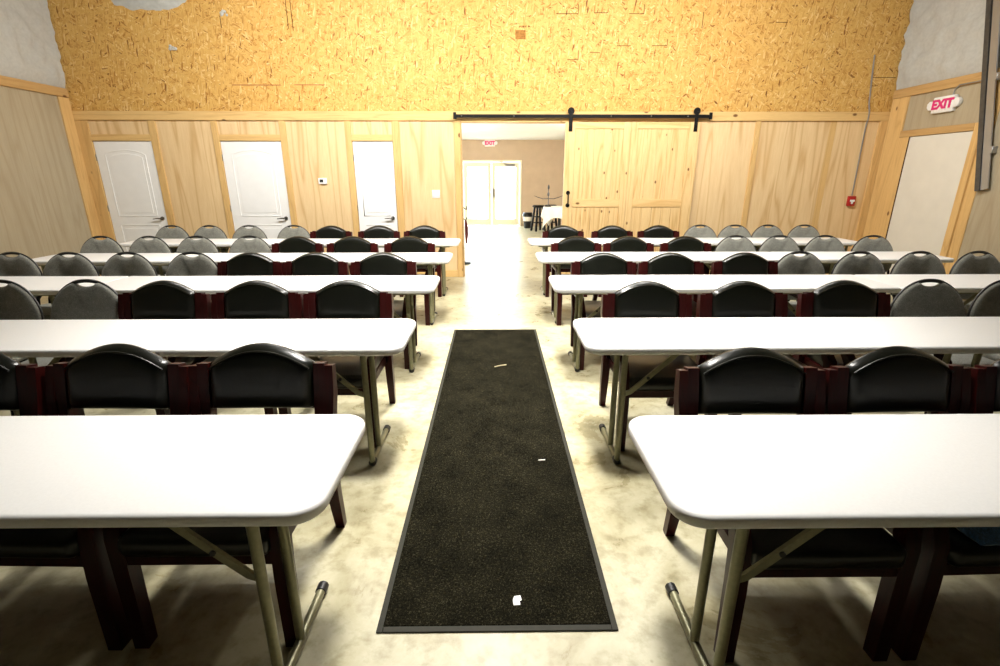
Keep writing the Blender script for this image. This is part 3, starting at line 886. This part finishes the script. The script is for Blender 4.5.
for side in (-1, 1):
    sn = 'left' if side < 0 else 'right'
    for r in range(5):
        k = 0
        for kind, xs in (('w', xs_wood[side][r]), ('g', xs_grey[side][r])):
            for x in xs:
                place = '%s from the aisle behind the %s table on the %s' % (['first', 'second', 'third', 'fourth', 'fifth', 'sixth', 'seventh'][k], ROWN[r], sn)
                k += 1
                yj = random.uniform(-.008, .008); rz = random.uniform(-.03, .03)
                if kind == 'w':
                    lab = 'black vinyl wooden armchair, ' + place
                    if wood_proto is None:
                        wood_proto = wood_chair(lab); wood_proto.location = (side * x, yroot[side][r], 0)
                    else:
                        dup(wood_proto, (side * x, yroot[side][r] + yj, 0), rz, lab)
                else:
                    lab = 'grey fabric round-backed chair, ' + place
                    if grey_proto is None:
                        grey_proto = grey_chair(lab); grey_proto.location = (side * x, yroot[side][r] + .02, 0)
                    else:
                        dup(grey_proto, (side * x, yroot[side][r] + .02 + yj, 0), rz, lab)

# blue cloth left on a seat
b = nb(); n1, n2 = 22, 22; g = []
for i in range(n1 + 1):
    row = []
    for j in range(n2 + 1):
        u, v = i / n1, j / n2
        x = 1.50 + .36 * u + .02 * noise.noise(Vector((v * 3, 0, 4)))
        y = 1.228 + .26 * v
        z = .484 + .030 * (math.sin(PI * u) ** .5) * (math.sin(PI * v) ** .5) + .014 * noise.noise(Vector((u * 7, v * 5, 1)))
        row.append(b.verts.new((x, y, max(.481, z))))
    g.append(row)
for i in range(n1):
    for j in range(n2): b.faces.new((g[i][j], g[i + 1][j], g[i + 1][j + 1], g[i][j + 1]))
o = obj('folded_cloth', b, 'denim', None, 70); sm = o.modifiers.new('thick', 'SOLIDIFY'); sm.thickness = .012; sm.offset = 1
tag(o, 'blue denim cloth lying on a black chair seat at the nearest right table', 'cloth')

# ------------------------------------------------------------------ light
def area(name, loc, size, power, col=(1, .93, .80), rot=(0, 0, 0), spread=PI, shape='RECTANGLE'):
    l = bpy.data.lights.new(name, 'AREA'); l.shape = shape; l.size, l.size_y = size; l.energy = power; l.color = col; l.spread = spread
    o = bpy.data.objects.new(name, l); C.objects.link(o); o.location = loc; o.rotation_euler = rot
    return o
WHITE = (1, .965, .90)
for x in (-1.7, 1.7):
    area('strip_lamp', (x, 4.9, 4.25), (.3, 1.3), 45, WHITE)
    area('added_wall_fill', (x * 1.12, 4.9, 4.2), (3.0, .3), 215, WHITE, rot=(math.radians(42), 0, 0))  # unseen fill light, added to brighten the far wall
for y, p in ((2.6, 85), (4.4, 95)):
    area('high_bay_lamp', (0, y, 4.25), (.45, .45), p, WHITE, spread=math.radians(88))
def point(name, loc, power, col):
    l = bpy.data.lights.new(name, 'POINT'); l.energy = power; l.color = col; l.shadow_soft_size = .15
    o = bpy.data.objects.new(name, l); C.objects.link(o); o.location = loc
point('added_lobby_fill', (2.9, 11.2, 2.1), 240, WHITE)  # both point lights are added out of view to brighten the lobby walls and ceiling
point('added_lobby_fill', (-1.8, 12.6, 2.1), 240, WHITE)
w = bpy.data.worlds.new('sky'); S.world = w; w.use_nodes = True
bg = w.node_tree.nodes['Background']; bg.inputs[0].default_value = (.78, .90, 1, 1); bg.inputs[1].default_value = 26.0
po = area('door_daylight', (mid, LY + .15, 1.05), (1.9, 2.1), 1, rot=(-PI / 2, 0, 0)); po.data.cycles.is_portal = True

# ------------------------------------------------------------------ camera
cam = bpy.data.cameras.new('camera'); cam.sensor_width = 36; cam.lens = 490 / 1000 * 36; cam.clip_start = .05
co = bpy.data.objects.new('camera', cam); C.objects.link(co)
co.location = (0, 0, 1.57); co.rotation_euler = (math.radians(90 - 17.66), 0, math.radians(-.668))
S.camera = co
S.view_settings.view_transform = 'Standard'; S.view_settings.look = 'None'; S.view_settings.gamma = 1; S.view_settings.exposure = 0.0
S.view_settings.use_curve_mapping = False
S.cycles.use_denoising = True
S.cycles.max_bounces = 8; S.cycles.diffuse_bounces = 5
